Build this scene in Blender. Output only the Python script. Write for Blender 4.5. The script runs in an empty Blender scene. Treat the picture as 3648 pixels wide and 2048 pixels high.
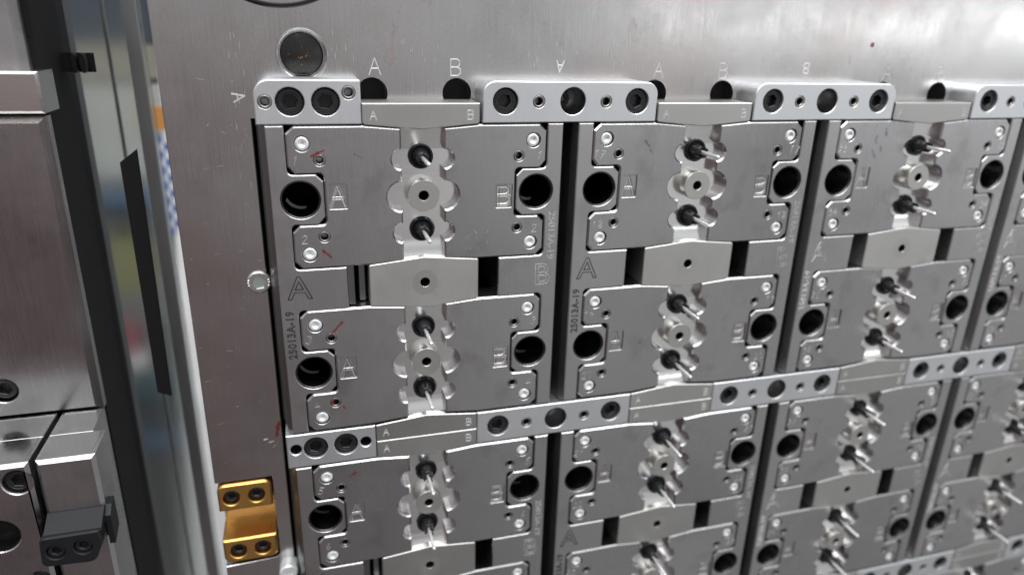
import bpy, bmesh, math, random
from mathutils import Vector, Matrix
from mathutils.geometry import tessellate_polygon
random.seed(7)
S = 0.001                                     # all numbers below are millimetres
D = bpy.data
scene = bpy.context.scene
C = scene.collection
PI = math.pi

# ------------------------------------------------------------------ camera
cam_d = D.cameras.new("camera"); cam = D.objects.new("camera", cam_d); C.objects.link(cam)
RW = ((0.95980763, -0.2794039, 0.02650992), (-0.07217774, -0.33701174, -0.93872971), (0.27121889, 0.89908651, -0.34363318))
CP = (3.36822, -425.07929, 97.58079); FPX = 2506.0745
X, Y, Z = Vector(RW[0]), -Vector(RW[1]), -Vector(RW[2])
M = Matrix((X, Y, Z)).transposed().to_4x4(); M.translation = Vector(CP)*S
cam.matrix_world = M
cam_d.sensor_width = 36; cam_d.lens = 36*FPX/3648
cam_d.clip_start = 0.02; cam_d.clip_end = 60
cam_d.dof.use_dof = True; cam_d.dof.focus_distance = 0.432; cam_d.dof.aperture_fstop = 3.6
scene.camera = cam

def see(x, d, z):                              # where a point falls in the 3648 x 2048 photograph
    v = Vector((x, -d, z)) - Vector(CP)
    c = [sum(RW[i][j]*v[j] for j in range(3)) for i in range(3)]
    return 1824+FPX*c[0]/c[2], 1024+FPX*c[1]/c[2]

# ------------------------------------------------------------------ world and lamps
w = D.worlds.new("World"); scene.world = w; w.use_nodes = True
nt = w.node_tree; nt.nodes.clear()
def N(t, typ, **k):
    n = t.nodes.new(typ)
    for a, b in k.items(): setattr(n, a, b)
    return n
tc = N(nt, 'ShaderNodeTexCoord'); sp = N(nt, 'ShaderNodeSeparateXYZ'); rp = N(nt, 'ShaderNodeValToRGB')
mr = N(nt, 'ShaderNodeMapRange'); mr.inputs[1].default_value = -1; mr.inputs[2].default_value = 1
nz = N(nt, 'ShaderNodeTexNoise'); nz.inputs['Scale'].default_value = 4.0; nz.inputs['Detail'].default_value = 3
mp = N(nt, 'ShaderNodeMapping'); mp.inputs['Scale'].default_value = (1, 1, 2.0)
bg = N(nt, 'ShaderNodeBackground'); wo = N(nt, 'ShaderNodeOutputWorld')
mx = N(nt, 'ShaderNodeMix', data_type='RGBA', blend_type='MULTIPLY'); mx.inputs[0].default_value = 1
r2 = N(nt, 'ShaderNodeMapRange'); r2.inputs[1].default_value = .3; r2.inputs[2].default_value = .7; r2.inputs[3].default_value = .45; r2.inputs[4].default_value = 1.42
L = nt.links.new
L(tc.outputs['Generated'], sp.inputs[0]); L(sp.outputs[2], mr.inputs[0]); L(mr.outputs[0], rp.inputs[0])
L(tc.outputs['Generated'], mp.inputs[0]); L(mp.outputs[0], nz.inputs['Vector']); L(nz.outputs['Fac'], r2.inputs[0])
L(rp.outputs[0], mx.inputs[6]); L(r2.outputs[0], mx.inputs[7]); 
tx = N(nt, 'ShaderNodeMapRange', interpolation_type='SMOOTHSTEP'); tx.inputs[1].default_value = -.32; tx.inputs[2].default_value = .40; L(sp.outputs[0], tx.inputs[0])
tm = N(nt, 'ShaderNodeMix', data_type='RGBA'); tm.inputs[6].default_value = (.40, .305, .31, 1); tm.inputs[7].default_value = (1.09, 1.115, 1.14, 1); 
ez = N(nt, 'ShaderNodeMapRange', interpolation_type='SMOOTHSTEP'); ez.inputs[1].default_value = -.16; ez.inputs[2].default_value = .16; L(sp.outputs[2], ez.inputs[0])
ea = N(nt, 'ShaderNodeMath', operation='MAXIMUM'); L(tx.outputs[0], ea.inputs[0])
eb = N(nt, 'ShaderNodeMath', operation='MULTIPLY'); eb.inputs[1].default_value = .85; L(ez.outputs[0], eb.inputs[0]); L(eb.outputs[0], ea.inputs[1]); L(ea.outputs[0], tm.inputs[0])
m2 = N(nt, 'ShaderNodeMix', data_type='RGBA', blend_type='MULTIPLY'); m2.inputs[0].default_value = 1; L(mx.outputs[2], m2.inputs[6]); L(tm.outputs[2], m2.inputs[7])
L(m2.outputs[2], bg.inputs[0]); L(bg.outputs[0], wo.inputs[0])
cr = rp.color_ramp
cr.elements[0].position = 0.0; cr.elements[0].color = (.085, .084, .082, 1)
cr.elements[1].position = 1.0; cr.elements[1].color = (1, 1, 1, 1)
for p, c in ((.30, (.165, .163, .16, 1)), (.43, (.235, .233, .231, 1)), (.49, (.255, .253, .25, 1)), (.56, (.26, .26, .26, 1)), (.72, (.27, .275, .28, 1)), (.86, (.55, .555, .56, 1))):
    e = cr.elements.new(p); e.color = c
bg.inputs[1].default_value = 2.0

def area(name, loc, tgt, sx, sy, power, col=(1, 1, 1)):
    l = D.lights.new(name, 'AREA'); l.shape = 'RECTANGLE'; l.size = sx; l.size_y = sy; l.energy = power; l.color = col
    o = D.objects.new(name, l); C.objects.link(o); o.location = Vector(loc)
    o.rotation_euler = (Vector(tgt)-Vector(loc)).to_track_quat('-Z', 'Y').to_euler()
    return o
area('ceiling_tube_lamp', (0.3, -0.50, 1.45), (0.25, 0, -.1), 2.4, 0.55, 22, (1, .985, .96))
area('ceiling_tube_lamp', (0.5, -1.50, 1.9), (0.2, 0, -.1), 3.0, 0.20, 18, (.97, .99, 1))
area('side_window_lamp', (2.2, -1.1, .55), (0.3, 0, -.1), 1.0, 1.2, .8, (.95, .98, 1))
area('strip_window_lamp', (3.3, -3.4, .20), (.3, 0, .1), 3.2, .10, 5.0, (.98, .99, 1))
scene.view_settings.view_transform = 'Standard'; scene.view_settings.look = 'None'
scene.view_settings.exposure = 0; scene.view_settings.gamma = 1

# ------------------------------------------------------------------ materials
def metal(name, col, rough, metallic=1.0, brush=(2600, 2600, 45), bump=.06, mott=.5, var=.10, dirt=None, rand=0):
    m = D.materials.new(name); m.use_nodes = True; t = m.node_tree; b = t.nodes['Principled BSDF']
    b.inputs['Metallic'].default_value = metallic
    g = N(t, 'ShaderNodeNewGeometry')
    mp = N(t, 'ShaderNodeMapping'); mp.inputs['Scale'].default_value = brush
    n1 = N(t, 'ShaderNodeTexNoise'); n1.inputs['Scale'].default_value = 1; n1.inputs['Detail'].default_value = 3
    n2 = N(t, 'ShaderNodeTexNoise'); n2.inputs['Scale'].default_value = 22; n2.inputs['Detail'].default_value = 5; n2.inputs['Roughness'].default_value = .6
    n3 = N(t, 'ShaderNodeTexNoise'); n3.inputs['Scale'].default_value = 1500; n3.inputs['Detail'].default_value = 1
    t.links.new(g.outputs['Position'], mp.inputs[0]); t.links.new(mp.outputs[0], n1.inputs['Vector'])
    t.links.new(g.outputs['Position'], n2.inputs['Vector']); t.links.new(g.outputs['Position'], n3.inputs['Vector'])
    def mul(a, k, off):
        q = N(t, 'ShaderNodeMath', operation='MULTIPLY_ADD'); t.links.new(a, q.inputs[0]); q.inputs[1].default_value = k; q.inputs[2].default_value = off; return q.outputs[0]
    def add(a, c):
        q = N(t, 'ShaderNodeMath', operation='ADD'); t.links.new(a, q.inputs[0]); t.links.new(c, q.inputs[1]); return q.outputs[0]
    ro = add(mul(n1.outputs['Fac'], .16, rough-.08-.5*mott*.3), mul(n2.outputs['Fac'], mott*.3, 0))
    t.links.new(ro, b.inputs['Roughness'])
    v = add(add(mul(n1.outputs['Fac'], var*1.2, 1-var*.6), mul(n2.outputs['Fac'], var, -var*.5)), mul(n3.outputs['Fac'], var*1.0, -var*.5))
    if rand:
        oi = N(t, 'ShaderNodeObjectInfo'); v = add(v, mul(oi.outputs['Random'], rand, -rand/2)); ro2 = add(ro, mul(oi.outputs['Random'], .12, -.06)); t.links.new(ro2, b.inputs['Roughness'])
    hs = N(t, 'ShaderNodeHueSaturation'); hs.inputs['Color'].default_value = (*col, 1); t.links.new(v, hs.inputs['Value'])
    out = hs.outputs['Color']
    if dirt:
        n4 = N(t, 'ShaderNodeTexNoise'); n4.inputs['Scale'].default_value = dirt[0]; n4.inputs['Detail'].default_value = 6
        t.links.new(g.outputs['Position'], n4.inputs['Vector'])
        r = N(t, 'ShaderNodeMapRange'); r.inputs[1].default_value = dirt[1]; r.inputs[2].default_value = dirt[1]+.12; r.inputs[4].default_value = dirt[3]
        t.links.new(n4.outputs['Fac'], r.inputs[0])
        q = N(t, 'ShaderNodeMix', data_type='RGBA'); t.links.new(r.outputs[0], q.inputs[0]); t.links.new(out, q.inputs[6]); q.inputs[7].default_value = (*dirt[2], 1)
        out = q.outputs[2]
    t.links.new(out, b.inputs['Base Color'])
    bp = N(t, 'ShaderNodeBump'); bp.inputs['Strength'].default_value = bump; bp.inputs['Distance'].default_value = .0002
    t.links.new(n1.outputs['Fac'], bp.inputs['Height']); t.links.new(bp.outputs[0], b.inputs['Normal'])
    return m
MT = dict(
    plate=metal('milled_plate_steel', (.58, .572, .568), .21, brush=(2000, 2000, 25), bump=.16, mott=.9, var=.2, dirt=(9, .54, (.50, .42, .41), .4)),
    insert=metal('insert_steel', (.52, .512, .518), .27, brush=(2300, 2300, 40), bump=.10, mott=.8, var=.12, dirt=(38, .56, (.36, .34, .34), .45), rand=.16),
    frame=metal('frame_steel', (.52, .512, .515), .28, brush=(2300, 2300, 40), bump=.10, mott=.8, var=.12, dirt=(30, .57, (.38, .36, .36), .4), rand=.1),
    bar=metal('ground_bar_steel', (.80, .815, .835), .46, brush=(1900, 1900, 60), bump=.12, mott=.5, var=.10),
    ridge=metal('ground_block_steel', (.56, .555, .54), .40, brush=(2400, 2400, 25), bump=.16, mott=.6, var=.14, rand=.12),
    block=metal('middle_block_steel', (.62, .61, .59), .42, brush=(2400, 2400, 40), bump=.14, mott=.7, var=.14, dirt=(45, .57, (.48, .46, .43), .4), rand=.12),
    core=metal('core_steel', (.96, .955, .94), .17, brush=(90, 90, 2200), bump=.05, mott=.25, var=.08),
    ring=metal('ring_steel', (.60, .59, .56), .42, brush=(1500, 1500, 1500), bump=.05, mott=.3, var=.1),
    black=metal('black_oxide_steel', (.020, .020, .022), .25, metallic=.2, brush=(900, 900, 900), bump=.1, mott=.5, var=.4),
    collar=metal('black_glossy_collar', (.010, .011, .012), .16, metallic=.0, brush=(900, 900, 900), bump=.03, mott=.2, var=.3),
    stem=metal('dark_stem_steel', (.03, .03, .033), .28, metallic=.4, brush=(900, 900, 900), bump=.15, mott=.6, var=.5),
    zinc=metal('bright_zinc', (.97, .985, .985), .24, metallic=.4, brush=(900, 900, 900), bump=.06, mott=.3, var=.08),
    needle=metal('polished_pin_steel', (.90, .90, .90), .24, metallic=.65, brush=(900, 900, 900), bump=.03, mott=.2, var=.08),
    sleeve=metal('browned_sleeve_steel', (.33, .315, .30), .33, brush=(900, 900, 900), bump=.1, mott=.6, var=.3),
    bore=metal('shaded_bore_steel', (.07, .07, .072), .25, brush=(900, 900, 900), bump=.03, mott=.2, var=.2),  # shade inside the bushings put into a near-black base colour
    bore2=metal('grey_bore_steel', (.24, .24, .24), .35, bump=.03),
    void=metal('matt_black_and_shade', (.010, .010, .011), .55, metallic=.0, brush=(300, 300, 300), bump=.1),  # near-black, for black parts and for shade inside holes and gaps
    slope=metal('polished_side_steel', (.34, .35, .355), .30, brush=(2500, 2500, 25), bump=.05, mott=.4, var=.08),
    brass=metal('gold_coated_steel', (.80, .47, .15), .33, brush=(900, 60, 900), bump=.08, mott=.8, var=.16, dirt=(70, .58, (.40, .24, .10), .5)),
    scribe=metal('scribed_bright_groove', (.62, .62, .62), .4, metallic=.4, bump=.02),
    dark_groove=metal('black_filled_groove', (.02, .018, .018), .5, metallic=0, bump=.02),
    grey_groove=metal('dull_engraved_groove', (.46, .46, .46), .35, metallic=.5, bump=.02),
    clip=metal('black_coated_clip', (.012, .013, .015), .5, metallic=.0, brush=(500, 500, 500), bump=.08, mott=.3, var=.2),
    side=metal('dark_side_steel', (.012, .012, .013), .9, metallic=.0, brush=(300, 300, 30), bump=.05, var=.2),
    post=metal('grey_post_steel', (.45, .46, .46), .35, brush=(300, 300, 30), bump=.05),
    polish=metal('polished_block_steel', (.70, .69, .67), .17, brush=(60, 60, 2000), bump=.06, mott=.6, var=.1),
)
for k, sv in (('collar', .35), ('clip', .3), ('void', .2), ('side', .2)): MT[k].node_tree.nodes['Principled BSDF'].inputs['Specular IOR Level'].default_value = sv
def plain(name, col, rough=.6):
    m = D.materials.new(name); m.use_nodes = True; t = m.node_tree; b = t.nodes['Principled BSDF']
    b.inputs['Roughness'].default_value = rough
    n = N(t, 'ShaderNodeTexNoise'); n.inputs['Scale'].default_value = 8; g = N(t, 'ShaderNodeNewGeometry'); t.links.new(g.outputs['Position'], n.inputs['Vector'])
    h = N(t, 'ShaderNodeHueSaturation'); h.inputs['Color'].default_value = (*col, 1)
    q = N(t, 'ShaderNodeMath', operation='MULTIPLY_ADD'); q.inputs[1].default_value = .4; q.inputs[2].default_value = .8
    t.links.new(n.outputs['Fac'], q.inputs[0]); t.links.new(q.outputs[0], h.inputs['Value']); t.links.new(h.outputs[0], b.inputs['Base Color'])
    return m
def pen(name, col, cover=.5, scale=1500):
    m = D.materials.new(name); m.use_nodes = True; t = m.node_tree; b = t.nodes['Principled BSDF']
    b.inputs['Base Color'].default_value = (*col, 1); b.inputs['Roughness'].default_value = .4
    g = N(t, 'ShaderNodeNewGeometry'); mp = N(t, 'ShaderNodeMapping'); mp.inputs['Scale'].default_value = (scale, scale, scale*.5); n = N(t, 'ShaderNodeTexNoise'); n.inputs['Scale'].default_value = 1; n.inputs['Detail'].default_value = 4
    t.links.new(g.outputs['Position'], mp.inputs[0]); t.links.new(mp.outputs[0], n.inputs['Vector'])
    r = N(t, 'ShaderNodeMapRange'); r.inputs[1].default_value = cover-.08; r.inputs[2].default_value = cover+.08; r.inputs[3].default_value = 0.0; r.inputs[4].default_value = .65 if scale > 100 else .30
    t.links.new(n.outputs['Fac'], r.inputs[0]); t.links.new(r.outputs[0], b.inputs['Alpha'])
    return m
RED = pen('red_felt_pen', (.26, .012, .012), .40); INK = pen('blue_black_ink', (.05, .05, .10), .52)

# ------------------------------------------------------------------ mesh helpers  (x right, z up, d = height toward the viewer)
class MB:
    def __init__(s): s.v = []; s.f = []; s.sm = []
    def pt(s, x, d, z): s.v.append((x*S, -d*S, z*S)); return len(s.v)-1
    def face(s, idx, smooth=False): s.f.append(idx); s.sm.append(smooth)
    def build(s, name, mat):
        m = D.meshes.new(name); m.from_pydata(s.v, [], s.f); m.materials.append(mat)
        m.polygons.foreach_set('use_smooth', s.sm); m.update(); return m
def offset(loop, c):                           # CCW loop, positive c moves inward
    n = len(loop); out = []
    for i in range(n):
        a, b, e = loop[i-1], loop[i], loop[(i+1) % n]
        d1 = (b[0]-a[0], b[1]-a[1]); d2 = (e[0]-b[0], e[1]-b[1])
        l1 = math.hypot(*d1) or 1e-9; l2 = math.hypot(*d2) or 1e-9
        n1 = (-d1[1]/l1, d1[0]/l1); n2 = (-d2[1]/l2, d2[0]/l2)
        k = 1+n1[0]*n2[0]+n1[1]*n2[1]; k = max(k, .35)
        out.append((b[0]+c*(n1[0]+n2[0])/k, b[1]+c*(n1[1]+n2[1])/k))
    return out
def circle(cx, cz, r, n=28, a0=0.): return [(cx+r*math.cos(a0+2*PI*i/n), cz+r*math.sin(a0+2*PI*i/n)) for i in range(n)]
def rnd(pts):                                  # corners (x, z[, radius]) -> loop with rounded corners
    out = []; n = len(pts)
    for i, p in enumerate(pts):
        if len(p) == 2 or p[2] == 0: out.append((p[0], p[1])); continue
        a, b = pts[i-1], pts[(i+1) % n]; r = p[2]
        u = Vector((a[0]-p[0], a[1]-p[1])).normalized(); v = Vector((b[0]-p[0], b[1]-p[1])).normalized()
        h = u.angle(v)/2; t = r/math.tan(h); c = Vector(p[:2])+(u+v).normalized()*(r/math.sin(h))
        s = Vector(p[:2])+u*t-c; e = Vector(p[:2])+v*t-c; k = max(3, int(r*1.0)+3)
        ang = math.atan2(s.x*e.y-s.y*e.x, s.dot(e)); a0 = math.atan2(s.y, s.x)
        for j in range(k+1): out.append((c.x+r*math.cos(a0+ang*j/k), c.y+r*math.sin(a0+ang*j/k)))
    return out
def arc(cx, cz, r, a0, a1, n): return [(cx+r*math.cos(math.radians(a0+(a1-a0)*i/n)), cz+r*math.sin(math.radians(a0+(a1-a0)*i/n))) for i in range(n+1)]
def cap(mb, loops, d, flip=False):
    vs = [[Vector((p[0], p[1], 0)) for p in l] for l in loops]
    idx = [mb.pt(p[0], d, p[1]) for l in loops for p in l]; flat = [p for l in loops for p in l]
    for t in tessellate_polygon(vs):
        a, b, c = (flat[i] for i in t); ar = (b[0]-a[0])*(c[1]-a[1])-(b[1]-a[1])*(c[0]-a[0])
        t = list(t)
        if (ar < 0) != flip: t.reverse()
        mb.face([idx[i] for i in t])
def band(mb, l0, d0, l1, d1, flip=False, smooth=False):   # wall from loop0 (front) to loop1 (behind), outward for CCW
    n = len(l0); a = [mb.pt(p[0], d0, p[1]) for p in l0]; b = [mb.pt(p[0], d1, p[1]) for p in l1]
    for i in range(n):
        j = (i+1) % n; q = [a[i], b[i], b[j], a[j]]
        if flip: q.reverse()
        mb.face(q, smooth)
def plate(mb, outer, holes, d0, d1, ch=.5, back=True):    # holes: (loop, floor depth or None, chamfer)
    front = offset(outer, ch) if ch else outer
    hl = []
    for h in holes:
        loop, fl, hc = h; big = offset(loop, -hc) if hc else loop; hl.append(big)
        if hc: band(mb, big, d0, loop, d0-hc, True)
        e = d1 if fl is None else fl
        band(mb, loop, d0-hc, loop, e, True, len(loop) > 16)
        if fl is not None: cap(mb, [loop], fl)
    cap(mb, [front]+hl, d0)
    if ch: band(mb, front, d0, outer, d0-ch)
    band(mb, outer, d0-ch, outer, d1)
    if back: cap(mb, [outer]+[h[0] for h in holes if h[1] is None], d1, True)
def lathe(mb, prof, cx=0, cz=0, n=28, smooth=True):       # prof: (radius, d) from the front centre outward and back
    rings = []
    for r, d in prof:
        rings.append([mb.pt(cx, d, cz)] if r == 0 else [mb.pt(cx+r*math.cos(2*PI*i/n), d, cz+r*math.sin(2*PI*i/n)) for i in range(n)])
    for a, b in zip(rings, rings[1:]):
        for i in range(n):
            j = (i+1) % n
            if len(a) == 1: mb.face([a[0], b[i], b[j]], smooth)
            elif len(b) == 1: mb.face([a[i], b[0], a[j]], smooth)
            else: mb.face([a[i], b[i], b[j], a[j]], smooth)
def box(mb, x0, x1, d0, d1, z0, z1, ch=0): plate(mb, [(x0, z0), (x1, z0), (x1, z1), (x0, z1)], [], max(d0, d1), min(d0, d1), ch)
def prism_x(mb, prof, x0, x1):                 # profile (d, z) counter-clockwise seen from +x, extruded along x
    a = [mb.pt(x0, d, z) for d, z in prof]; b = [mb.pt(x1, d, z) for d, z in prof]; n = len(prof)
    for i in range(n): j = (i+1) % n; mb.face([a[i], a[j], b[j], b[i]])
    mb.face(a[::-1]); mb.face(b)
def fix(me):
    bm = bmesh.new(); bm.from_mesh(me); bmesh.ops.remove_doubles(bm, verts=bm.verts, dist=1e-7); bmesh.ops.recalc_face_normals(bm, faces=bm.faces); bm.to_mesh(me); bm.free(); return me
def part(name, me, parent, x=0, d=0, z=0, label=None):
    o = D.objects.new(name, me); C.objects.link(o); o.parent = parent; o.location = (x*S, -d*S, z*S)
    if 'screw' in name and name != 'screw_head': o.rotation_euler.y = random.uniform(0, 6.28)
    if label: o['label'] = label
    return o
def thing(name, label, cat, x=0, d=0, z=0, group=None):
    o = D.objects.new(name, None); C.objects.link(o); o.empty_display_size = .01; o.location = (x*S, -d*S, z*S)
    o['label'] = label; o['category'] = cat
    if group: o['group'] = group
    return o
def tag(o, label, cat, group=None, kind=None):
    if label: o['label'] = label
    if cat: o['category'] = cat
    if group: o['group'] = group
    if kind: o['kind'] = kind
    return o

# ------------------------------------------------------------------ lettering
_cache = {}
def text_mesh(txt, h, mat, rot=0., line=.22, shear=0.):   # outlined lettering, centred, standing in the x-z plane
    key = (txt, h, mat.name, rot, line, shear)
    if key in _cache: return _cache[key]
    cu = D.curves.new('lettering', 'FONT'); cu.body = txt; cu.size = h/.72*S; cu.align_x = 'CENTER'; cu.align_y = 'CENTER'
    cu.fill_mode = 'NONE'; cu.bevel_depth = line*S; cu.bevel_resolution = 1; cu.resolution_u = 4; cu.shear = shear; cu.space_character = 1.08
    o = D.objects.new('lettering', cu); C.objects.link(o); bpy.context.view_layer.update()
    me = D.meshes.new_from_object(o.evaluated_get(bpy.context.evaluated_depsgraph_get()))
    C.objects.unlink(o); D.objects.remove(o); D.curves.remove(cu)
    me.transform(Matrix.Rotation(PI/2, 4, 'X') @ Matrix.Rotation(math.radians(rot), 4, 'Z'))
    me.name = 'engraving'; me.materials.clear(); me.materials.append(mat); _cache[key] = me
    return me
STROKES = {'A': [[(-.5, -.7), (0, .7), (.5, -.7)], [(-.3, -.15), (.3, -.15)]],
           'B': [[(-.42, -.7), (-.42, .7), (.15, .7), (.38, .55), (.38, .2), (.15, .03), (-.42, .03)], [(.15, .03), (.45, -.12), (.45, -.5), (.2, -.7), (-.42, -.7)]],
           '1': [[(-.25, .35), (.08, .7), (.0, -.7)]], '2': [[(-.35, .4), (-.1, .7), (.3, .55), (.3, .2), (-.4, -.65), (.45, -.68)]],
           '3': [[(-.35, .6), (.1, .7), (.35, .4), (.0, .05), (.38, -.3), (.1, -.7), (-.38, -.55)]], '4': [[(.1, .7), (-.4, -.15), (.42, -.1)], [(.2, .25), (.12, -.7)]],
           '5': [[(.4, .7), (-.25, .66), (-.3, .1), (.2, .12), (.38, -.3), (.1, -.7), (-.35, -.6)]], '6': [[(.3, .65), (-.2, .3), (-.35, -.35), (0, -.7), (.35, -.35), (0, 0), (-.33, -.25)]],
           '7': [[(-.35, .65), (.4, .68), (-.05, -.7)], [(-.15, .05), (.35, .08)]], '8': [[(.3, .5), (-.1, .7), (-.32, .4), (.35, -.35), (0, -.7), (-.35, -.4), (.28, .25), (.3, .5)]],
           '9': [[(.3, .4), (0, .7), (-.3, .4), (0, .05), (.32, .35), (.2, -.7)]], '0': [[(0, .7), (-.35, .3), (-.35, -.3), (0, -.7), (.35, -.3), (.35, .3), (0, .7)]]}
def stroke_mesh(txt, h, mat, wd=.5, rot=0., slant=0.):
    key = ('s', txt, h, mat.name, wd, rot, slant)
    if key in _cache: return _cache[key]
    mb = MB(); k = h/1.4; ca, sa = math.cos(math.radians(rot)), math.sin(math.radians(rot))
    lip = .14 if wd < 1.5 else .32
    for ci, ch in enumerate(txt):
        ox = (ci-(len(txt)-1)/2)*1.15
        for line in STROKES[ch]:
            pts = [((ox+a+slant*b)*k, b*k) for a, b in line]; pts = [(a*ca-b*sa, a*sa+b*ca) for a, b in pts]
            for (a, b), (c, e) in zip(pts, pts[1:]):        # a low ridge with a sunk middle: two lips and a groove
                l = math.hypot(c-a, e-b) or 1; nx, nz_ = -(e-b)/l*wd/2, (c-a)/l*wd/2
                ex, ez = (c-a)/l*wd*.35, (e-b)/l*wd*.35; a -= ex; b -= ez; c += ex; e += ez
                A = [mb.pt(a+nx*s, dd, b+nz_*s) for s, dd in ((1, .02), (.72, lip), (0, .03), (-.72, lip), (-1, .02))]
                B = [mb.pt(c+nx*s, dd, e+nz_*s) for s, dd in ((1, .02), (.72, lip), (0, .03), (-.72, lip), (-1, .02))]
                for i in range(4): mb.face([A[i], A[i+1], B[i+1], B[i]])
    me = mb.build('engraving', mat); _cache[key] = me; return me
def blotch(pts, d, mat, name='pen_mark'):
    mb = MB(); cap(mb, [pts], d); return mb.build(name, mat)
def stroke_blob(x0, z0, x1, z1, w0, w1, n=12):
    up = []; dn = []; l = math.hypot(x1-x0, z1-z0); nx, nz_ = -(z1-z0)/l, (x1-x0)/l
    for i in range(n+1):
        t = i/n; ww = (w0+(w1-w0)*t)*(.6+.8*random.random()); 
        if i in (0, n): ww *= .3
        cx = x0+(x1-x0)*t+random.uniform(-.2, .2); cz = z0+(z1-z0)*t+random.uniform(-.2, .2)
        up.append((cx+nx*ww/2, cz+nz_*ww/2)); dn.append((cx-nx*ww/2, cz-nz_*ww/2))
    return dn+up[::-1]

# ------------------------------------------------------------------ standard small parts
def cap_screw_mesh(r, mat, name='cap_screw', h=8):
    mb = MB(); ri = r*.56
    plate(mb, circle(0, 0, r, 32), [(circle(0, 0, ri, 6, .2), -r*.55, .3)], 0, -h, r*.10, False)
    lathe(mb, [(r*.80, .02), (r*.74, .16), (r*.68, .02)], n=32)
    me = mb.build(name, mat)
    for p in me.polygons: p.use_smooth = False
    return me
black_screw = cap_screw_mesh(7.6, MT['black'])
small_black_screw = cap_screw_mesh(5.1, MT['black'], 'small_cap_screw', 5)
def button_mesh():
    mb = MB(); lathe(mb, [(0, -1.6), (1.5, -1.7), (2.0, -.1), (2.9, .1), (3.8, -.4), (4.25, -1.2), (4.3, -4)], n=24); return mb.build('button_screw', MT['zinc'])
button = button_mesh()
def sleeve_mesh(r=3.5, mat=None):
    mb = MB(); lathe(mb, [(r*.56, -14), (r*.56, -.7), (r*.70, -.15), (r*.93, -.12), (r, -.6), (r, -6)], n=24)
    lathe(mb, [(0, -9), (r*.56, -9)], n=24)
    me = mb.build('dowel_sleeve', mat or MT['sleeve']); me.materials.append(MT['void'])
    for p in me.polygons:
        if -p.center.y < -.0011 and math.hypot(p.center.x, p.center.z) < r*.6*S: p.material_index = 1  # bore faces turn black in place of shade inside the sleeve
    return me
sleeve = sleeve_mesh(); bar_sleeve = sleeve_mesh(3.9)
def bushing_mesh():
    mb = MB(); lathe(mb, [(9.2, -40), (9.2, -20), (10.2, -19.2), (10.2, -1.6), (11.0, -.25), (11.45, -.25), (11.6, -1)], n=48); return mb.build('guide_bushing', MT['bore'])
bushing = bushing_mesh()
mb = MB(); cap(mb, [arc(0, 0, 9.9, 205, 285, 14)+arc(.9, 1.6, 9.9, 283, 205, 14)], -19.2); GLINT = mb.build('bore_glint', MT['sleeve'])  # crescent-shaped patch painting the glint inside a guide hole

# ------------------------------------------------------------------ insert halves (local: x from the cell axis, z from the cell centre)
U0 = 73.0
def insert_outline():
    P = [(-1.3, 42.8), (-6, 38.4), (-6, 19.6), (-2, 15.3), (14.0, 15.3, 2.6), (14.0, -15.6, 2.6), (-1.7, -15.6), (-6, -20), (-6.1, -38.4), (-1.4, -42.8), (38, -42.8), (60, -40.9)]
    o = rnd([(p[0]-U0,)+tuple(p[1:]) for p in P])
    o += arc(-13, -23.4, 5.9, 270, 90, 12)+arc(-13, -.3, 9.2, 270, 90, 16)+arc(-13, 22.4, 5.9, 270, 90, 12)
    o += [(-13, 40.9), (-35, 42.8)]
    return o
def mirror(l): return [(-x, z) for x, z in l][::-1]
OUTL = insert_outline()
def insert_body(side):
    sg = 1 if side == 'A' else -1
    out = OUTL if side == 'A' else mirror(OUTL)
    holes = []
    for z in (32.9, -33.6): holes.append((circle(-70*sg, z, 4.9, 24), -4.0, .25))
    for z in (23.1, -23.3): holes.append((circle(-60.8*sg, z, 3.55, 24), -6.0, .2))
    zc = 1.2 if side == 'A' else -2.2; xc = -51.5*sg
    holes.append((rnd([(xc-5.5, zc-7.6, .9), (xc+5.5, zc-7.6, .9), (xc+5.5, zc+7.6, .9), (xc-5.5, zc+7.6, .9)]), -.9, .22))
    mb = MB(); plate(mb, out, holes, 0, -20, 1.0, False)
    return mb.build('insert_plate', MT['insert'])
BODY = {'A': insert_body('A'), 'B': insert_body('B')}
COLN = ['first', 'second', 'third', 'fourth', 'fifth', 'sixth']; ROWN = ['top', 'second', 'third', 'fourth', 'fifth', 'sixth']
PITCH = 190.0; RP = 113.4
marks = {(0, 0, 'A'): [(-57.5, 29, -66, 25.2, 1.2, 1.8), (-63, -31, -57, -37, 1.8, 1.0)], (0, 1, 'A'): [(-53, 34, -62, 25, 2.0, .5)], (0, 1, 'A2'): [],
         (0, 2, 'A'): [(-50, 34.5, -55.5, 31, 1.8, .8)]}
extra = {(0, 0, 'A'): 'with faint red pen traces', (0, 1, 'A'): 'with a bold red pen stroke', (0, 2, 'A'): 'with a short red tick',
         (1, 0, 'A'): 'with an inky smudge', (2, 0, 'A'): 'with blue ink scribbles', (1, 1, 'A'): 'with a tiny red dot', (0, 0, 'B'): 'with scratches low down'}
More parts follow.
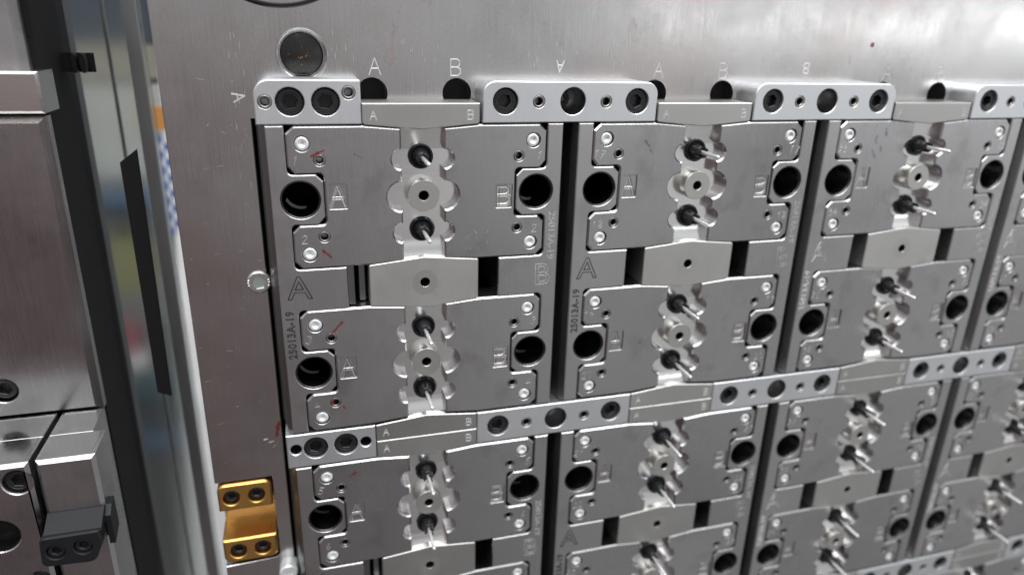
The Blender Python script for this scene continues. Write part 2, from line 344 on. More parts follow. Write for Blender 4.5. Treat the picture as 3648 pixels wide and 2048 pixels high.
def make_insert(c, r, side):
    x = c*PITCH+U0; z = -r*RP; sg = 1 if side == 'A' else -1
    lab = f"insert half marked {side} {extra.get((c, r, side), 'left of the pins' if side == 'A' else 'right of the pins')}, {ROWN[r]} cell of the {COLN[c]} column"
    t = thing('insert_half', lab, 'insert', x, 0, z, 'insert halves in the cavity frames')
    part('insert_plate', BODY[side], t)
    for zz in (32.9, -33.6): part('screw', button, t, -70*sg, -.3, zz)
    for zz in (23.1, -23.3): part('dowel_sleeve', sleeve, t, -60.8*sg, 0, zz)
    part('engraved_letter', stroke_mesh(side, 12.0, MT['ridge'], 2.3), t, -51.5*sg, -.86, 1.2 if side == 'A' else -2.2)
    n = c*16+r*2+1
    faint = MT['scribe'] if (c, r) in ((0, 0), (1, 0), (2, 0)) else MT['grey_groove']
    part('scribed_number', stroke_mesh(str(n), 5.2, faint, .30, -8, .15), t, -74.5*sg, -.02, 23.2)
    part('scribed_number', stroke_mesh(str(n+1), 5.2, faint, .30, 4, .15), t, -72.5*sg, -.02, -24.3)
    for m in marks.get((c, r, side), []): part('pen_mark', blotch(stroke_blob(*m), .05, RED), t)
    if (c, r, side) == (1, 1, 'A'): part('pen_mark', blotch(circle(-32, -2, .9, 10), .05, RED), t)
    if (c, r, side) == (0, 0, 'A'): part('ink_mark', blotch(stroke_blob(-41, 26.6, -36, 23.6, .7, .3), .05, INK), t)
    if (c, r, side) == (0, 1, 'A'):
        part('pen_mark', blotch(stroke_blob(-62.8, -21.5, -62.8, -24.5, 2.2, 2.0, 5), .05, RED), t); part('pen_mark', blotch(stroke_blob(-56, -26, -55, -29, 1.3, .8, 5), .05, RED), t)
    if (c, r, side) == (1, 0, 'A'):
        for a in ((-43, 31.5, -38, 26.5, 2.2, 1.0), (-39, 26, -35.5, 22, 1.2, .6)): part('ink_mark', blotch(stroke_blob(*a), .05, INK), t)
    if (c, r, side) == (2, 0, 'A'):
        for a in ((-46, 33, -46, 26, 1.6, 1.2), (-39, 37, -37.5, 31, 1.4, 2.2), (-48, 22, -44, 16, 1.2, 2.2), (-41, 25, -40, 20, 2.2, 1.2)): part('ink_mark', blotch(stroke_blob(*a), .05, INK), t)
    if (c, r, side) == (0, 0, 'B'):
        random.seed(11)
        for k in range(16):
            a = random.uniform(26, 42); b = random.uniform(-39, -22); dx = random.uniform(-2, 2); dz = random.uniform(-2.5, 2.5)
            part('scratch', blotch(stroke_blob(a, b, a+dx, b+dz, .22, .12, 3), .04, MT['scribe'], 'scratch'), t)
# the recessed middle between the two halves, with its raised ring
def core_mesh():
    mb = MB()
    out = [(-24, -41), (24, -41), (24, 41), (-24, 41)]
    holes = [(circle(0, 22.9, 4.4, 32), -12, .2), (circle(0, -23.1, 7.9, 32), -12, .2), (circle(0, 0, 6, 32), -18, 0)]
    mid = [(-24, -29.2), (24, -29.2), (24, 27.6), (-24, 27.6)]
    plate(mb, mid, holes, -8, -19, 0, False)
    for k in range(2):
        za, zb = (27.6, 41.5); qa, qb = (-7.2, -5.0)
    a = [mb.pt(-24, -8, za), mb.pt(24, -8, za), mb.pt(24, qa, za+.05), mb.pt(-24, qa, za+.05), mb.pt(24, qb, zb), mb.pt(-24, qb, zb)]
    mb.face([a[0], a[1], a[2], a[3]]); mb.face([a[3], a[2], a[4], a[5]])
    prev = None
    for i in range(9):
        t = i/8; z = -29.2-12.3*t; d = -8+3.2*(t**1.6)
        cur = (mb.pt(-24, d, z), mb.pt(24, d, z))
        if prev: mb.face([prev[0], cur[0], cur[1], prev[1]], True)
        prev = cur
    return mb.build('core_floor', MT['core'])
CORE = core_mesh()
def ring_mesh():
    mb = MB(); lathe(mb, [(0, -14), (3.1, -14), (3.1, .1), (3.4, .5), (9.6, .5), (9.8, .25), (9.8, -8)], n=48); 
    return fix_keep(mb.build('raised_ring', MT['ring']))
def fix_keep(me):
    for p in me.polygons:
        n = p.normal; p.use_smooth = abs(n.y) < .3
    return me
RING = ring_mesh()
def filler_mesh():
    mb = MB(); lathe(mb, [(0, -13), (3.0, -13), (3.0, -.1)], n=24); return mb.build('ring_bore_shade', MT['void'])  # black cup stands in for the shade down the bore
BORE = filler_mesh()
def collar_mesh():
    mb = MB(); lathe(mb, [(0, -6.9), (4.6, -6.9), (5.6, -6.6), (6.3, -6.0), (7.2, -5.8), (7.7, -6.2), (7.8, -12)], n=36); return mb.build('collar', MT['collar'])
def stem_mesh():
    mb = MB(); lathe(mb, [(1.3, .6), (2.2, .9), (3.2, .6), (3.7, -.2), (3.85, -3), (4.6, -5), (5.4, -7.2), (5.4, -9.5)], n=24)
    for k in range(3):                         # three prongs round the needle
        a0 = 2*PI*k/3+.3; a1 = a0+1.15
        lo = [(3.7*math.cos(a0+(a1-a0)*i/5), 3.7*math.sin(a0+(a1-a0)*i/5)) for i in range(6)]+[(2.3*math.cos(a1-(a1-a0)*i/5), 2.3*math.sin(a1-(a1-a0)*i/5)) for i in range(6)]
        plate(mb, lo, [], 4.6, .6, .25, False)
    return mb.build('stem', MT['stem'])
def needle_mesh():
    mb = MB(); lathe(mb, [(0, 23.4), (.6, 23.2), (1.2, 22.6), (1.35, 21.9), (1.15, 21.0), (1.25, 20.4), (1.25, 7), (1.4, 4), (1.4, 0)], n=16); return mb.build('needle', MT['needle'])
COLLAR, STEM, NEEDLE = collar_mesh(), stem_mesh(), needle_mesh()
def make_cell(c, r):
    x = c*PITCH+U0; z = -r*RP
    make_insert(c, r, 'A'); make_insert(c, r, 'B')
    t = thing('core_block', f"bright recessed core strip with raised ring, {ROWN[r]} cell of the {COLN[c]} column", 'core block', x, 0, z, 'core strips between the insert halves')
    part('core_floor', CORE, t); rg = part('raised_ring', RING, t); part('ring_bore_shade', BORE, rg)
    for k, (s, wd) in enumerate(((1, 'above'), (-1, 'below'))):
        p = thing('core_pin', f"needle pin in black collar {wd} the ring, {ROWN[r]} cell of the {COLN[c]} column", 'pin', x-.4, 0, z+23.1*s, 'needle pins')
        part('collar', COLLAR, p); part('stem', STEM, p); part('needle', NEEDLE, p)

# ------------------------------------------------------------------ cavity frames (local origin: hole A of the upper cell, x = 0)
def frame_outline():
    P = [(-16.8, 43.0), (-16.8, -156.6)]
    base = []
    for o in (-RP, 0):
        q = [(-6.5, -43.3+o, 3.2 if o == 0 else 0), (-6.5, -15.1+o, 3.2), (9.3, -15.1+o), (13.5, -11+o), (13.5, 10.6+o), (9.3, 14.8+o), (-6.5, 14.8+o, 3.2), (-6.5, 43.1+o, 3.2 if o else 0)]
        if o == 0: q = [(24.2, -70.0), (24.2, -43.3)]+q
        base += q
    base[0] = (-6.5, -156.6); base[-1] = (-6.5, 43.0)
    # cross piece: joins the lower cell's top to (24.2, -70)
    return rnd(P+base)
FO = frame_outline()
def frame_side(side):
    out = FO if side == 'A' else [(146-x, z) for x, z in FO][::-1]
    cx = 0 if side == 'A' else 146
    holes = [(circle(cx, 0, 11.6, 48), None, .3), (circle(cx, -RP, 11.6, 48), None, .3)]
    mb = MB(); plate(mb, out, holes, 0, -38, .65, False); return mb.build('side_plate', MT['frame'])
FRAME = {'A': frame_side('A'), 'B': frame_side('B')}
def make_frame(c, pair):
    x = c*PITCH; z = -2*pair*RP
    t = thing('cavity_frame', f"steel frame around the {'upper' if pair == 0 else 'lower' if pair == 1 else 'lowest'} pair of cells in the {COLN[c]} column", 'frame', x, 0, z, 'frames holding the insert halves')
    for s, cx in (('A', 0), ('B', 146)):
        sp_ = part('side_plate', FRAME[s], t)
        for k in (0, 1): part('guide_bushing', bushing, sp_, cx, 0, -k*RP)
        if c == 0:
            for k in (0, 1): part('bore_glint', GLINT, sp_, cx, 0, -k*RP)
    dark = c < 2
    part('engraved_letter', text_mesh('A', 15.5, MT['dark_groove'] if dark else MT['scribe'], 0, .33 if dark else .22), t, -4.8, 0, -55.6)
    part('engraved_letter', text_mesh('B', 15.5, MT['scribe'] if c == 0 else MT['grey_groove'], 0, .15), t, 152.2, 0, -57.6)
    part('serial_number', text_mesh('25013A-19', 4.9, MT['dark_groove'] if dark else MT['scribe'], 90, .24), t, -11.6, 0, -86)
    part('serial_number', text_mesh('25013A-19', 4.9, MT['scribe'] if c != 0 else MT['scribe'], -90, .10), t, 157.6, 0, -30)
    if 1:
        mb = MB(); a = [(-16.9, -.6), (-19.2, -6), (-22.6, -25), (-22.6, -38), (-16.9, -38)]
        lo = [mb.pt(px, d, 43) for px, d in a]; hi = [mb.pt(px, d, -156.6) for px, d in a]
        for i in range(len(a)): j = (i+1) % len(a); mb.face([lo[i], hi[i], hi[j], lo[j]])
        mb.face(lo[::-1]); mb.face(hi)
        part('sloped_side', fix(mb.build('sloped_side', MT['slope'])), t)

# ------------------------------------------------------------------ bars, ridge blocks, middle blocks
def bar_mesh(x0, x1, z0, z1, r_top, screws, sleeves, big, open_holes=()):
    P = [(x0, z0), (x1, z0), (x1, z1, r_top[1]), (x0, z1, r_top[0])]
    holes = [(circle(a, b, 8.05, 40), -11, .3) for a, b in screws]+[(circle(a, b, 3.95, 24), -8, .25) for a, b in sleeves]
    holes += [(circle(a, b, 8.4, 40), -17, .4) for a, b in big]+[(circle(a, b, 3.7, 28), -16, .6) for a, b in open_holes]
    mb = MB(); plate(mb, rnd(P), holes, 0, -24.9, .6, False); return mb.build('bar_body', MT['bar'])
mb = MB(); lathe(mb, [(0, -15.5), (3.62, -15.5), (3.62, -.75)], n=24); CUP = mb.build('hole_shade_lining', MT['void'])  # near-black cup paints the shade in the open holes
def make_bar(me, name, label, x, z, screws, sleeves, big, open_holes=(), group='retaining bars'):
    t = thing(name, label, 'bar', x, 0, z, group); b = part('bar_body', me, t)
    for a, c_ in screws: part('cap_screw', black_screw, t, a, -2.0, c_)
    for a, c_ in sleeves: part('dowel_sleeve', bar_sleeve, t, a, 0, c_)
    for a, c_ in open_holes: part('hole_shade_lining', CUP, t, a, 0, c_)
    for a, c_ in big: part('bore_shade_lining', LINING, t, a, 0, c_)
    for a, c_ in big: part('inner_screw', small_black_screw, t, a-2.4, -14.5, c_)
    return t
sc, sl, bg_ = [(-44, 0), (44, 0)], [(-22.5, -.3), (22.5, -.3)], [(0, 0)]
mb = MB(); lathe(mb, [(0, -16.9), (8.3, -16.9), (8.3, -.6)], n=40); LINING = mb.build('bore_shade_lining', MT['bore2'])  # darker grey lining, shade of the large bores put into colour
TOPBAR = bar_mesh(-58.3, 58.3, -12.9, 11.8, (8, 8), sc, sl, bg_)
RAILBAR = bar_mesh(-59.4, 59.4, -12.6, 12.4, (0, 0), sc, sl, bg_)
LEFTTOP = bar_mesh(-29.2, 29.2, -12.9, 11.8, (9, .6), [(-10, -.2), (9.6, -.2)], [(-23.4, -.3), (22.5, 4.8)], [])
LEFTRAIL = bar_mesh(-29.2, 29.2, -12.6, 12.4, (0, 0), [(-10.6, 1), (9.2, 1)], [], [], [(-23.4, 1.2), (22.4, .8)])
def ridge_mesh(kind):                          # kind: 'top' points down; 'upper'/'lower' are the two of a rail pair
    if kind == 'top': P = [(-35.2, -12.7, 1.5), (0, -15.9, 9), (35.2, -12.7, 1.5), (35.2, -.6), (-35.2, -.6)]
    elif kind == 'upper': P = [(-35.2, .2), (35.2, .2), (35.2, 12.4), (0, 16.0, 9), (-35.2, 12.4)]
    else: P = [(-35.2, -12.6), (0, -16.3, 9), (35.2, -12.6), (35.2, -.2), (-35.2, -.2)]
    mb = MB(); plate(mb, rnd(P), [], 0 if kind != 'top' else 0, -24.9, .5, True); return mb.build('block_body', MT['ridge'])
RIDGE = {k: ridge_mesh(k) for k in ('top', 'upper', 'lower')}
def make_ridge(kind, c, z, row):
    x = c*PITCH+U0
    where = {'top': f"above the top cell of the {COLN[c]} column", 'upper': f"upper of the pair below the {ROWN[row-1] if row else ''} cell, {COLN[c]} column", 'lower': f"lower of the pair above the {ROWN[row]} cell, {COLN[c]} column"}[kind]
    t = thing('wedge_block', f"wedge block lettered A and B, {where}", 'block', x, 0, z, 'lettered wedge blocks')
    part('block_body', RIDGE[kind], t)
    zz = {'top': -7.5, 'upper': 6.2, 'lower': -6.8}[kind]
    part('engraved_letter', stroke_mesh('A', 5.2, MT['scribe'], .75), t, -28.8, 0, zz); part('engraved_letter', stroke_mesh('B', 5.2, MT['scribe'], .75), t, 29.3, 0, zz)
def mid_mesh():
    P = [(-35.2, -13.8, 1.2), (0, -17.3, 10), (35.2, -13.8, 1.2), (35.2, 13.6, 1.2), (0, 17.1, 10), (-35.2, 13.6, 1.2)]
    mb = MB(); plate(mb, rnd(P), [(circle(0, 0, 3.1, 28), -14, .2)], 0, -37, .5, False)
    return mb.build('block_body', MT['block'])
MID = mid_mesh()
def halo_mesh():
    mb = MB(); cap(mb, [circle(0, 0, 8.3, 40), circle(0, 0, 3.4, 28)], .04); return mb.build('worn_ring', MT['ring'])
HALO = halo_mesh()
def make_mid(c, z, which):
    t = thing('middle_block', f"six sided block with a small hole, {which} in the {COLN[c]} column", 'block', c*PITCH+U0, 0, z, 'middle blocks between cells')
    part('block_body', MID, t); part('hole_shade_lining', BORE, t); part('worn_ring', HALO, t)
    if c == 0:
        mb = MB(); plate(mb, rnd([(-41.5, -13, 1), (-37.0, -13, 1), (-37.0, 13, 1), (-41.5, 13, 1)]), [], -9, -30, .6); part('side_strip', mb.build('side_strip', MT['bore2']), t)
        mb = MB(); box(mb, -48.6, -44.2, -4, -30, -13.1, 13.1, .3); part('inner_ledge', mb.build('inner_ledge', MT['bore2']), t)

def vis(x0, x1, z0, z1):
    for i in range(9):
        for j in range(9):
            u, v = see(x0+(x1-x0)*i/8, 0, z0+(z1-z0)*j/8)
            if -20 < u < 3668 and -20 < v < 2068: return True
    return False
for c in range(6):
    X0 = c*PITCH
    for pair in range(3):
        zt = -2*pair*RP
        if vis(X0-17, X0+163, zt-156, zt+43): make_frame(c, pair)
        for k in (0, 1):
            r = 2*pair+k
            if vis(X0-6, X0+152, -r*RP-43, -r*RP+43): make_cell(c, r)
        if vis(X0+37, X0+109, zt-74, zt-39): make_mid(c, zt-56.7, ('upper one', 'lower one', 'lowest one')[pair])
        # rail above this pair
        zr = zt+56.5 if pair == 0 else zt+RP/2
        if pair == 0:
            if vis(X0+37, X0+109, 40, 56): make_ridge('top', c, 56.0, 0)
            if vis(X0+110, X0+226, 43, 68): make_bar(TOPBAR, 'clamp_bar', f"rounded bar with two black screws, top row, bridging the {COLN[c]} and {COLN[c+1]} columns", X0+168.3, 56.5, sc, sl, bg_)
            if c == 0: make_bar(LEFTTOP, 'clamp_bar', 'short light bar with one rounded corner and two black screws, under the dark disc', 8.2, 56.5, [(-10, -.2), (9.6, -.2)], [(-23.4, -.3), (22.5, 4.8)], [])
        else:
            zr = zt+RP/2
            if vis(X0+37, X0+109, zr-16, zr+16): make_ridge('upper', c, zr, 2*pair); make_ridge('lower', c, zr, 2*pair)
            if vis(X0+110, X0+226, zr-13, zr+13): make_bar(RAILBAR, 'rail_bar', f"square ended bar in the {'middle' if pair == 1 else 'lowest'} rail bridging the {COLN[c]} and {COLN[c+1]} columns", X0+168, zr, sc, sl, bg_)
            if c == 0 and vis(-21, 37, zr-13, zr+13): make_bar(LEFTRAIL, 'rail_bar', 'short bluish bar with two open holes at the left end of the middle rail', 8.0, zr, [(-10.6, 1), (9.2, 1)], [], [], [(-23.4, 1.2), (22.4, .8)])

# ------------------------------------------------------------------ base plate
DP = -25.0
t = thing('base_plate', 'large milled steel base plate behind all the frames, bare at left and top', 'base plate', 0, 0, 0)
XR = 1150
bolster = [(-72, 330), (-72, -203.2), (-34.3, -203.2), (-34.3, -273, 4), (-72, -274.5), (-72, -420), (-24.6, -420), (-24.6, 43.9), (XR, 43.9), (XR, 330)]
bolster = bolster[:]
bolster = [(p[0], p[1]) + ((p[2],) if len(p) == 3 else ()) for p in bolster]
holes = []
mb = MB()
for c in range(5):
    for hx in (46.7, 99.3): holes.append((circle(c*PITCH+hx, 59.0, 9.2, 40), -37, .15))
holes.append((circle(6.8, 80.6, 13.3, 48), -33, .8))
plate(mb, rnd(bolster), holes, DP, -62, .5, False)
fixme = mb.build('plate_body', MT['plate']); part('plate_body', fixme, t)
mb = MB(); box(mb, -72, XR, -62, -90, -560, 330); box(mb, -72, -30, -51, -61.9, -274, -203.5); part('backing_plate', mb.build('backing_plate', MT['void']), t)  # near-black backing carries the shade seen through windows and grooves
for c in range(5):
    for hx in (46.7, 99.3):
        mb = MB(); cap(mb, [circle(c*PITCH+hx, 59.0, 9.1, 28)], -36); part('hole_floor', mb.build('hole_floor', MT['void']), t)  # black disc over the floor, painted shade of the plate hole
    g_ = MT['scribe']
    part('engraved_letter', stroke_mesh('A', 9.8, g_, .68), t, c*PITCH+48.6, DP, 74.6); part('engraved_letter', stroke_mesh('B', 9.8, g_, .68), t, c*PITCH+98.3, DP, 74.6)
part('engraved_letter', stroke_mesh('A', 6.6, MT['scribe'], .9, -80), t, -30.3, DP, 56.6)
part('engraved_letter', stroke_mesh('A', 6.8, MT['scribe'], .9, 176), t, 167.5, DP, 76)
part('engraved_letter', stroke_mesh('B', 6.8, MT['scribe'], .9, 176), t, 356.0, DP, 77)
random.seed(5)
for k in range(120):                           # fine scratches on the top and left of the plate
    if k < 75: a = random.uniform(20, 520); b = random.gauss(82, 5); dx, dz = random.gauss(0, .25), random.uniform(1.5, 5.5)
    elif k < 100: a = random.uniform(-68, -28); b = random.uniform(-190, 110); dx, dz = random.uniform(-5, 5), random.uniform(-1.5, 1.5)
    else: a = random.uniform(-34, -26); b = random.uniform(-20, 90); dx, dz = random.gauss(0, .4), random.uniform(2, 6)
    if a > 60 and b < 72: continue
    part('scratch', blotch(stroke_blob(a, b, a+dx, b+dz, .20, .10, 3), DP+.03, MT['scribe'], 'scratch'), t)
part('pen_mark', blotch(stroke_blob(-26.0, -160, -28.5, -172, 2.6, 2.0), DP+.05, RED), t)
part('pen_mark', blotch(circle(410, 94, 1.9, 9), DP+.05, RED), t)
SM = pen('faint_red_smear', (.45, .20, .18), .55, 60)
for a in ((78, 118, 56, 76, 16, 9), (205, 120, 222, 92, 5, 9), (400, 100, 392, 80, 5, 3)): part('red_smear', blotch(stroke_blob(*a, 24), DP+.04, SM, 'red_smear'), t)
part('curled_scratch', stroke_mesh('3', 9, MT['ridge'], .6, 60), t, -33.5, DP, -176)

# disc, arc, screws on the plate
mb = MB(); lathe(mb, [(0, -27.6), (11.2, -27.7), (12.3, -28.4), (12.4, -33)], n=48)
o = tag(part('round_plug', mb.build('round_plug', metal('oily_black_rubber', (.012, .011, .010), .3, metallic=0, brush=(400, 400, 400), bump=.12, mott=.6, var=.5, dirt=(420, .66, (.35, .16, .05), .9))), None, 6.8, 0, 80.6), 'dark oily disc with orange specks set in a bright ring above the short bar', 'plug')
mb = MB(); lathe(mb, [(13.9, DP+.02), (14.1, DP+.2), (14.4, DP+.2), (14.7, DP+.02)], 6.8, 80.6, 56); part('bright_ring', mb.build('bright_ring', MT['slope']), t)
spk = plain('orange_oil_speck', (.55, .25, .06), .3)
random.seed(3)
for k in range(9):
    rr = random.uniform(0, 9); aa = random.uniform(0, 2*PI); part('oil_speck', blotch(circle(rr*math.cos(aa), rr*math.sin(aa)-1, random.uniform(.15, .3), 7), -27.45, spk, 'oil_speck'), o)
mb = MB(); lathe(mb, [(47.9, DP+.55), (48.3, DP+1.0), (50.6, DP+1.0), (51.0, DP+.02)], n=96)
t2 = thing('round_cover', 'round steel cover whose dark rimmed lower arc shows at the top edge', 'cover', -3.5, 0, 156.5)
part('rim', fix(mb.build('rim', MT['black'])), t2); mb = MB(); lathe(mb, [(0, DP+.5), (48.6, DP+.5)], n=96); part('cover_disc', mb.build('cover_disc', MT['plate']), t2)
# side screw with pale hexagon
t3 = thing('socket_screw', 'flat steel screw with pale green hexagon socket left of the first frame', 'screw', -29.6, 0, -57.5)
mb = MB(); plate(mb, circle(0, 0, 7.3, 36), [(circle(0, 0, 4.4, 6, .15), DP+.9, .25)], DP+2.2, DP-2, .9, False); part('screw_head', mb.build('screw_head', MT['ring']), t3)
mb = MB(); cap(mb, [circle(0, 0, 4.3, 6, .15)], DP+1.0); part('hexagon_floor', mb.build('hexagon_floor', metal('pale_green_zinc', (.72, .80, .74), .45)), t3)
mb = MB()
for a in (0, 15, 165, 180, 195, -20): lathe(mb, [(0, DP+3.2), (.5, DP+3.0), (.8, DP+2.4)], 6.2*math.cos(math.radians(a)), 6.2*math.sin(math.radians(a)), 10)
part('stake_dimples', mb.build('stake_dimples', MT['needle']), t3)
t3 = thing('socket_screw', 'bright cylindrical socket screw beside the lower left frame, cut by the bottom edge', 'screw', -29.0, 0, -281.5)
mb = MB(); plate(mb, circle(0, 0, 6.6, 32), [(circle(0, 0, 3.4, 6, .4), DP+5, .3)], DP+10, DP-2, 1.0, False); part('screw_head', mb.build('screw_head', MT['zinc']), t3)

# brass coloured bracket
t4 = thing('gold_bracket', 'gold stepped bracket with four dark screws on the left edge of the plate', 'bracket', 0, 0, 0)
def brk(x0, x1, z0, z1, d0, d1, hs, rc, nm):
    mb = MB(); P = [(x0, z0, rc[0]), (x1, z0, rc[1]), (x1, z1, rc[2]), (x0, z1, rc[3])]
    plate(mb, rnd(P), [(circle(a, b, 5.9, 32), d0-9, .5) for a, b in hs], d0, d1, 1.1); part(nm, mb.build(nm, MT['brass']), t4)
    for a, b in hs: part('cap_screw', small_black_screw, t4, a, d0-3.0, b)
brk(-71.0, -35.2, -225.0, -204.0, -22.2, -46, [(-62.2, -214.8), (-45.5, -214.9)], (.5, .5, 5, 5), 'upper_flange')
brk(-71.1, -34.9, -266.3, -246.8, -18, -46, [(-61.3, -256.9), (-44.9, -257.0)], (5, 5, .5, .5), 'lower_flange')
mb = MB(); prism_x(mb, [(-50, -248), (-42, -248), (-42, -224.5), (-50, -224.5)], -70.6, -35.6); part('web', fix(mb.build('web', metal('pale_web_gold', (.60, .49, .34), .42, bump=.08, var=.2))), t4)  # web gold paled in colour to offset orange bounce light

# ------------------------------------------------------------------ left mould half
t5 = thing('left_plate', 'large blank steel plate with bright right edge at the left of the dark gap', 'plate', 0, 0, 0)
mb = MB(); plate(mb, [(-330, -156), (-142, -156), (-142, 42), (-330, 42)], [(circle(-197, -134, 8.6, 32), -72, .5)], -61, -72, 4.0); part('plate_body', mb.build('plate_body', MT['insert']), t5)
part('cap_screw', black_screw, t5, -197, -64, -134)
mb = MB(); box(mb, -300, -142.5, -72.2, -124, -420, 330); part('shaded_side_wall', mb.build('shaded_side_wall', MT['side']), t5)  # shade on this side wall is put into its near-black colour
mb = MB(); plate(mb, [(-330, 49), (-146, 49), (-146, 330), (-330, 330)], [], -61, -72, 4.0); tag(part('upper_left_plate', mb.build('upper_left_plate', MT['insert']), None), 'grey steel plate in the top left corner above the polished ledge', 'plate')
mb = MB(); plate(mb, [(-330, 45.5), (-136.5, 45.5), (-136.5, 68.5), (-330, 68.5)], [], -44, -71.9, 1.4)
tag(part('polished_ledge', mb.build('polished_ledge', MT['polish']), None), 'polished projecting ledge block at the upper left edge', 'block')
def slide(x0, x1, name, lab, extra_holes, x1b=None):
    tt = thing(name, lab, 'block', 0, 0, 0)
    hs = [(circle(a, b, r_, 36), dd, .7) for a, b, r_, dd in extra_holes]
    for (da, db, z1, ch, nm) in ((0, -30, -154, 2.2, 'front_block'), (-30.4, -60.6, -154, .4, 'rear_block')):
        mb = MB(); xx = x1 if nm == 'front_block' or x1b is None else x1b
        P = [(x0, -420), (xx, -420), (xx, z1), (x0, z1)]
        plate(mb, P, hs if nm == 'front_block' else [], da, db, ch)
        part(nm, mb.build(nm, MT['insert']), tt)
        mb = MB(); a, b = x0+ch, xx-ch; q = [mb.pt(a, da-ch, z1+.15), mb.pt(b, da-ch, z1+.15), mb.pt(b, db+.1, z1+.15), mb.pt(a, db+.1, z1+.15)]; mb.face(q)
        part('polished_top', mb.build('polished_top', MT['polish']), tt)
    return tt
tt = slide(-165.5, -133, 'slide_block', 'stepped steel block with a pale polished top at the lower left', [], -140.5)
tt = slide(-330, -169, 'side_block', 'steel block with a black screw and a large bright bore at the bottom left corner', [(-176.5, -166.5, 8.2, -7), (-193, -203, 11.5, -18), (-177.5, -240, 6.5, -7)])
mb = MB(); lathe(mb, [(0, -17.9), (9.5, -17.9), (11.4, -11)], -193, -203, 36); part('bore_floor', mb.build('bore_floor', MT['void']), tt)  # black floor paints the shade at the bottom of the bore
part('cap_screw', black_screw, tt, -176.5, -2.5, -166.5); part('small_screw', small_black_screw, tt, -177.5, -2, -240)
tt2 = thing('black_clip', 'black hooked clip with two screws on the lower left block', 'clip', 0, 0, 0)
mb = MB(); plate(mb, rnd([(-168.5, -219.5, 3.5), (-139, -221, 6), (-133.5, -206, 2), (-134.5, -198.2, 1.5), (-167, -198.5, 3.5)]), [(circle(-159.5, -209.5, 5.3, 28), 7, .5), (circle(-144.5, -208.5, 5.3, 28), 7, .5)], 15, 0, 1.0)
part('front_flange', mb.build('front_flange', MT['clip']), tt2)
mb = MB(); prism_x(mb, [(-9, -212), (4, -217), (4, -196), (-2, -191.5), (-9, -190.5)], -132.9, -129.6); part('side_hook', fix(mb.build('side_hook', MT['clip'])), tt2)
mb = MB(); prism_x(mb, [(.1, -200), (14, -199.2), (13.2, -197.4), (1, -190.6), (.1, -190.6)], -164.5, -133); part('top_face', fix(mb.build('top_face', MT['clip'])), tt2)
for a, b in ((-159.5, -209.5), (-144.5, -208.5)): part('cap_screw', small_black_screw, tt2, a, 13.2, b)

# ------------------------------------------------------------------ gap contents, some made up in place of polished-steel reflections
def bx(name, x0, x1, d0, d1, z0, z1, mat, label, cat, ch=0, parent=None):
    mb = MB(); box(mb, x0, x1, d0, d1, z0, z1, ch); o = part(name, mb.build(name, mat), parent)
    if label: tag(o, label, cat)
    return o
mb = MB(); P = [(-106, -146), (-97.5, -150), (-95.5, 22), (-106.0, 14)]; plate(mb, P, [], -60, -62.5, .4)
tag(part('black_guide_strip', mb.build('black_guide_strip', MT['void']), None), 'upright black strip with a slanted top end in the gap left of the plate', 'guide strip')
bx('grey_post', -119.5, -110, -200, -206, -560, 330, MT['post'], 'upright grey steel post just left of the main plate edge', 'post')
bx('steel_upright', -163, -158, -200, -215, -700, 400, plain('dark_grey_paint', (.06, .062, .065), .5), 'dark grey machine upright blurred beside the left plate', 'machine part')
bx('steel_rod', -147, -144.5, -260, -263, -700, 400, MT['post'], 'thin upright steel rod in front of the hazy pane', 'rod')
gm = D.materials.new('hazy_blur_pane'); gm.use_nodes = True; gt = gm.node_tree; gb = gt.nodes['Principled BSDF']  # invented pane; its rough glass smears what lies behind like a reflection
gb.inputs['Base Color'].default_value = (.80, .83, .82, 1); gb.inputs['Transmission Weight'].default_value = 1; gb.inputs['IOR'].default_value = 1.45
gg = N(gt, 'ShaderNodeNewGeometry'); gp = N(gt, 'ShaderNodeMapping'); gp.inputs['Scale'].default_value = (90, 90, 2); gn = N(gt, 'ShaderNodeTexNoise'); gn.inputs['Scale'].default_value = 1
gr = N(gt, 'ShaderNodeMapRange'); gr.inputs[3].default_value = .10; gr.inputs[4].default_value = .22
gt.links.new(gg.outputs['Position'], gp.inputs[0]); gt.links.new(gp.outputs[0], gn.inputs['Vector']); gt.links.new(gn.outputs['Fac'], gr.inputs[0]); gt.links.new(gr.outputs[0], gb.inputs['Roughness'])
bx('blur_pane', -230, -125, -300, -306, -800, 420, gm, 'hazy see-through pane added to blur the gap behind the black strip', 'pane')
tp = thing('black_plug_pair', 'pair of small black oval plugs in the upper part of the gap', 'plug', 0, 0, 0)
for a in (-133.8, -128.8):
    mb = MB(); plate(mb, [(a+1.9*math.cos(2*PI*i/20), 70+6.2*math.sin(2*PI*i/20)) for i in range(20)], [], -107, -116, .5); part('plug', mb.build('plug', MT['void']), tp)
bx('plug_bracket', -146, -124, -116.5, -119, 64, 76, MT['side'], None, None, parent=tp)
o = bx('workshop_wall', -2600, 900, -2300, -2340, -2600, 2400, plain('grey_workshop_wall', (.22, .23, .23)), None, None); tag(o, None, None, kind='structure')
def far(name, pts, d, th, mat, label, cat):  # most far slabs are made up, replacing smeared reflections
    mb = MB(); plate(mb, pts, [], d, d-th, 0); return tag(part(name, mb.build(name, mat), None), label, cat)
def quad(x0, x1, z0, z1): return [(x0, z0), (x1, z0), (x1, z1), (x0, z1)]
far('pale_cabinet_standin', quad(-405, -250, -196, -20), -1120, 200, plain('cabinet_white', (.50, .51, .48)), 'pale cabinet standing in for a reflection above the blue beam', 'cabinet')
far('beige_case_standin', quad(-420, -240, -10, 52), -1130, 150, plain('case_beige', (.36, .34, .28)), 'beige case standing in for a reflection high in the gap', 'case')
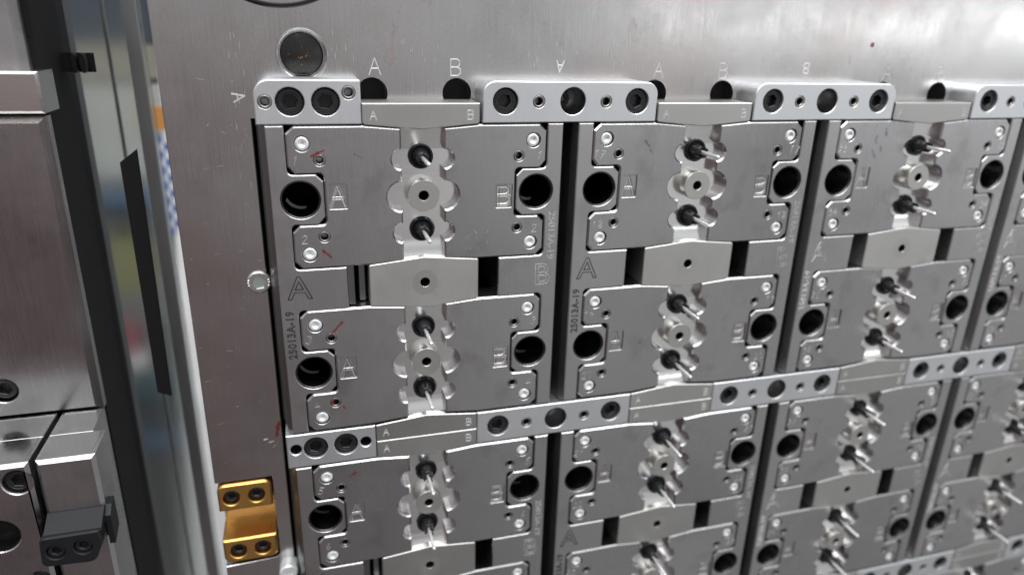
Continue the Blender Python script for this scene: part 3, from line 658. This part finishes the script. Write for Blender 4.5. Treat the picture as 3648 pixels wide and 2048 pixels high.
far('dark_machine_standin', quad(-520, -200, 54, 700), -1140, 300, plain('machine_blue_grey', (.07, .085, .11)), 'blue grey housing standing in for a reflection at the top of the gap', 'machine')
far('blue_beam_standin', quad(-430, -285, -245, -222), -1080, 30, plain('beam_blue', (.08, .15, .26)), 'horizontal blue beam standing in for a reflected stripe in the gap', 'beam')
far('grey_shelf_standin', quad(-440, -260, -300, -248), -1110, 100, plain('shelf_grey', (.12, .125, .13)), 'dark grey shelf standing in for a reflection under the blue beam', 'shelf')
far('yellow_bin_standin', quad(-392, -318, -430, -318), -1100, 90, plain('bin_yellow_green', (.26, .26, .12)), 'yellow green bin standing in for a reflection behind the black strip', 'bin')
far('red_can_standin', quad(-398, -365, -570, -505), -1095, 40, plain('can_red', (.36, .07, .09)), 'small red can standing in for a reddish reflection in the gap', 'can')
far('white_bottle_standin', quad(-405, -350, -600, -578), -1090, 40, plain('bottle_white', (.85, .85, .85)), 'small white bottle standing in for a white highlight below the red can', 'bottle')
far('lower_cabinet_standin', quad(-620, -250, -1250, -640), -1150, 300, plain('cabinet_grey', (.075, .08, .078)), 'grey cabinet standing in for a reflection low in the gap', 'cabinet')
far('teal_beam_standin', quad(-520, -290, -690, -640), -1120, 20, plain('teal', (.05, .10, .12)), 'dark teal beam standing in for a reflection below the red can', 'beam')
far('lower_blue_beam_standin', quad(-440, -280, -818, -775), -1110, 20, plain('beam_dull_blue', (.07, .12, .18)), 'dull blue beam standing in for a reflection low in the gap', 'beam')
far('white_screen', [(-322, -1200), (-60, -1200), (-60, 400), (-226, 400), (-254, -314)], -1060, 10, plain('white_screen_paint', (.95, .96, .96)), 'bright white screen showing along the plate edge', 'screen')
far('dark_shutter_edge', [(-135, -446), (-129.5, -446), (-129, -296), (-134.5, -296)], -290, 6, MT['void'], 'narrow dark slat in front of the white panel', 'shutter')
tb = thing('blue_white_barrier', 'blue and white chequered strip blurred along the plate edge', 'barrier', 0, 0, 0)
BL = plain('barrier_blue', (.06, .17, .45)); WH = plain('barrier_white', (.8, .8, .8))
for k in range(13):
    for m in range(3): bx('check', -212+m*22, -190+m*22, -700, -704, -58-11.4*k-11.4, -58-11.4*k, BL if (k+m) % 2 == 0 else WH, None, None, parent=tb)
bx('orange_box', -212, -140, -696, -704, -50, -18, plain('orange_paint', (.60, .27, .06)), 'small orange box blurred above the chequered strip', 'box')
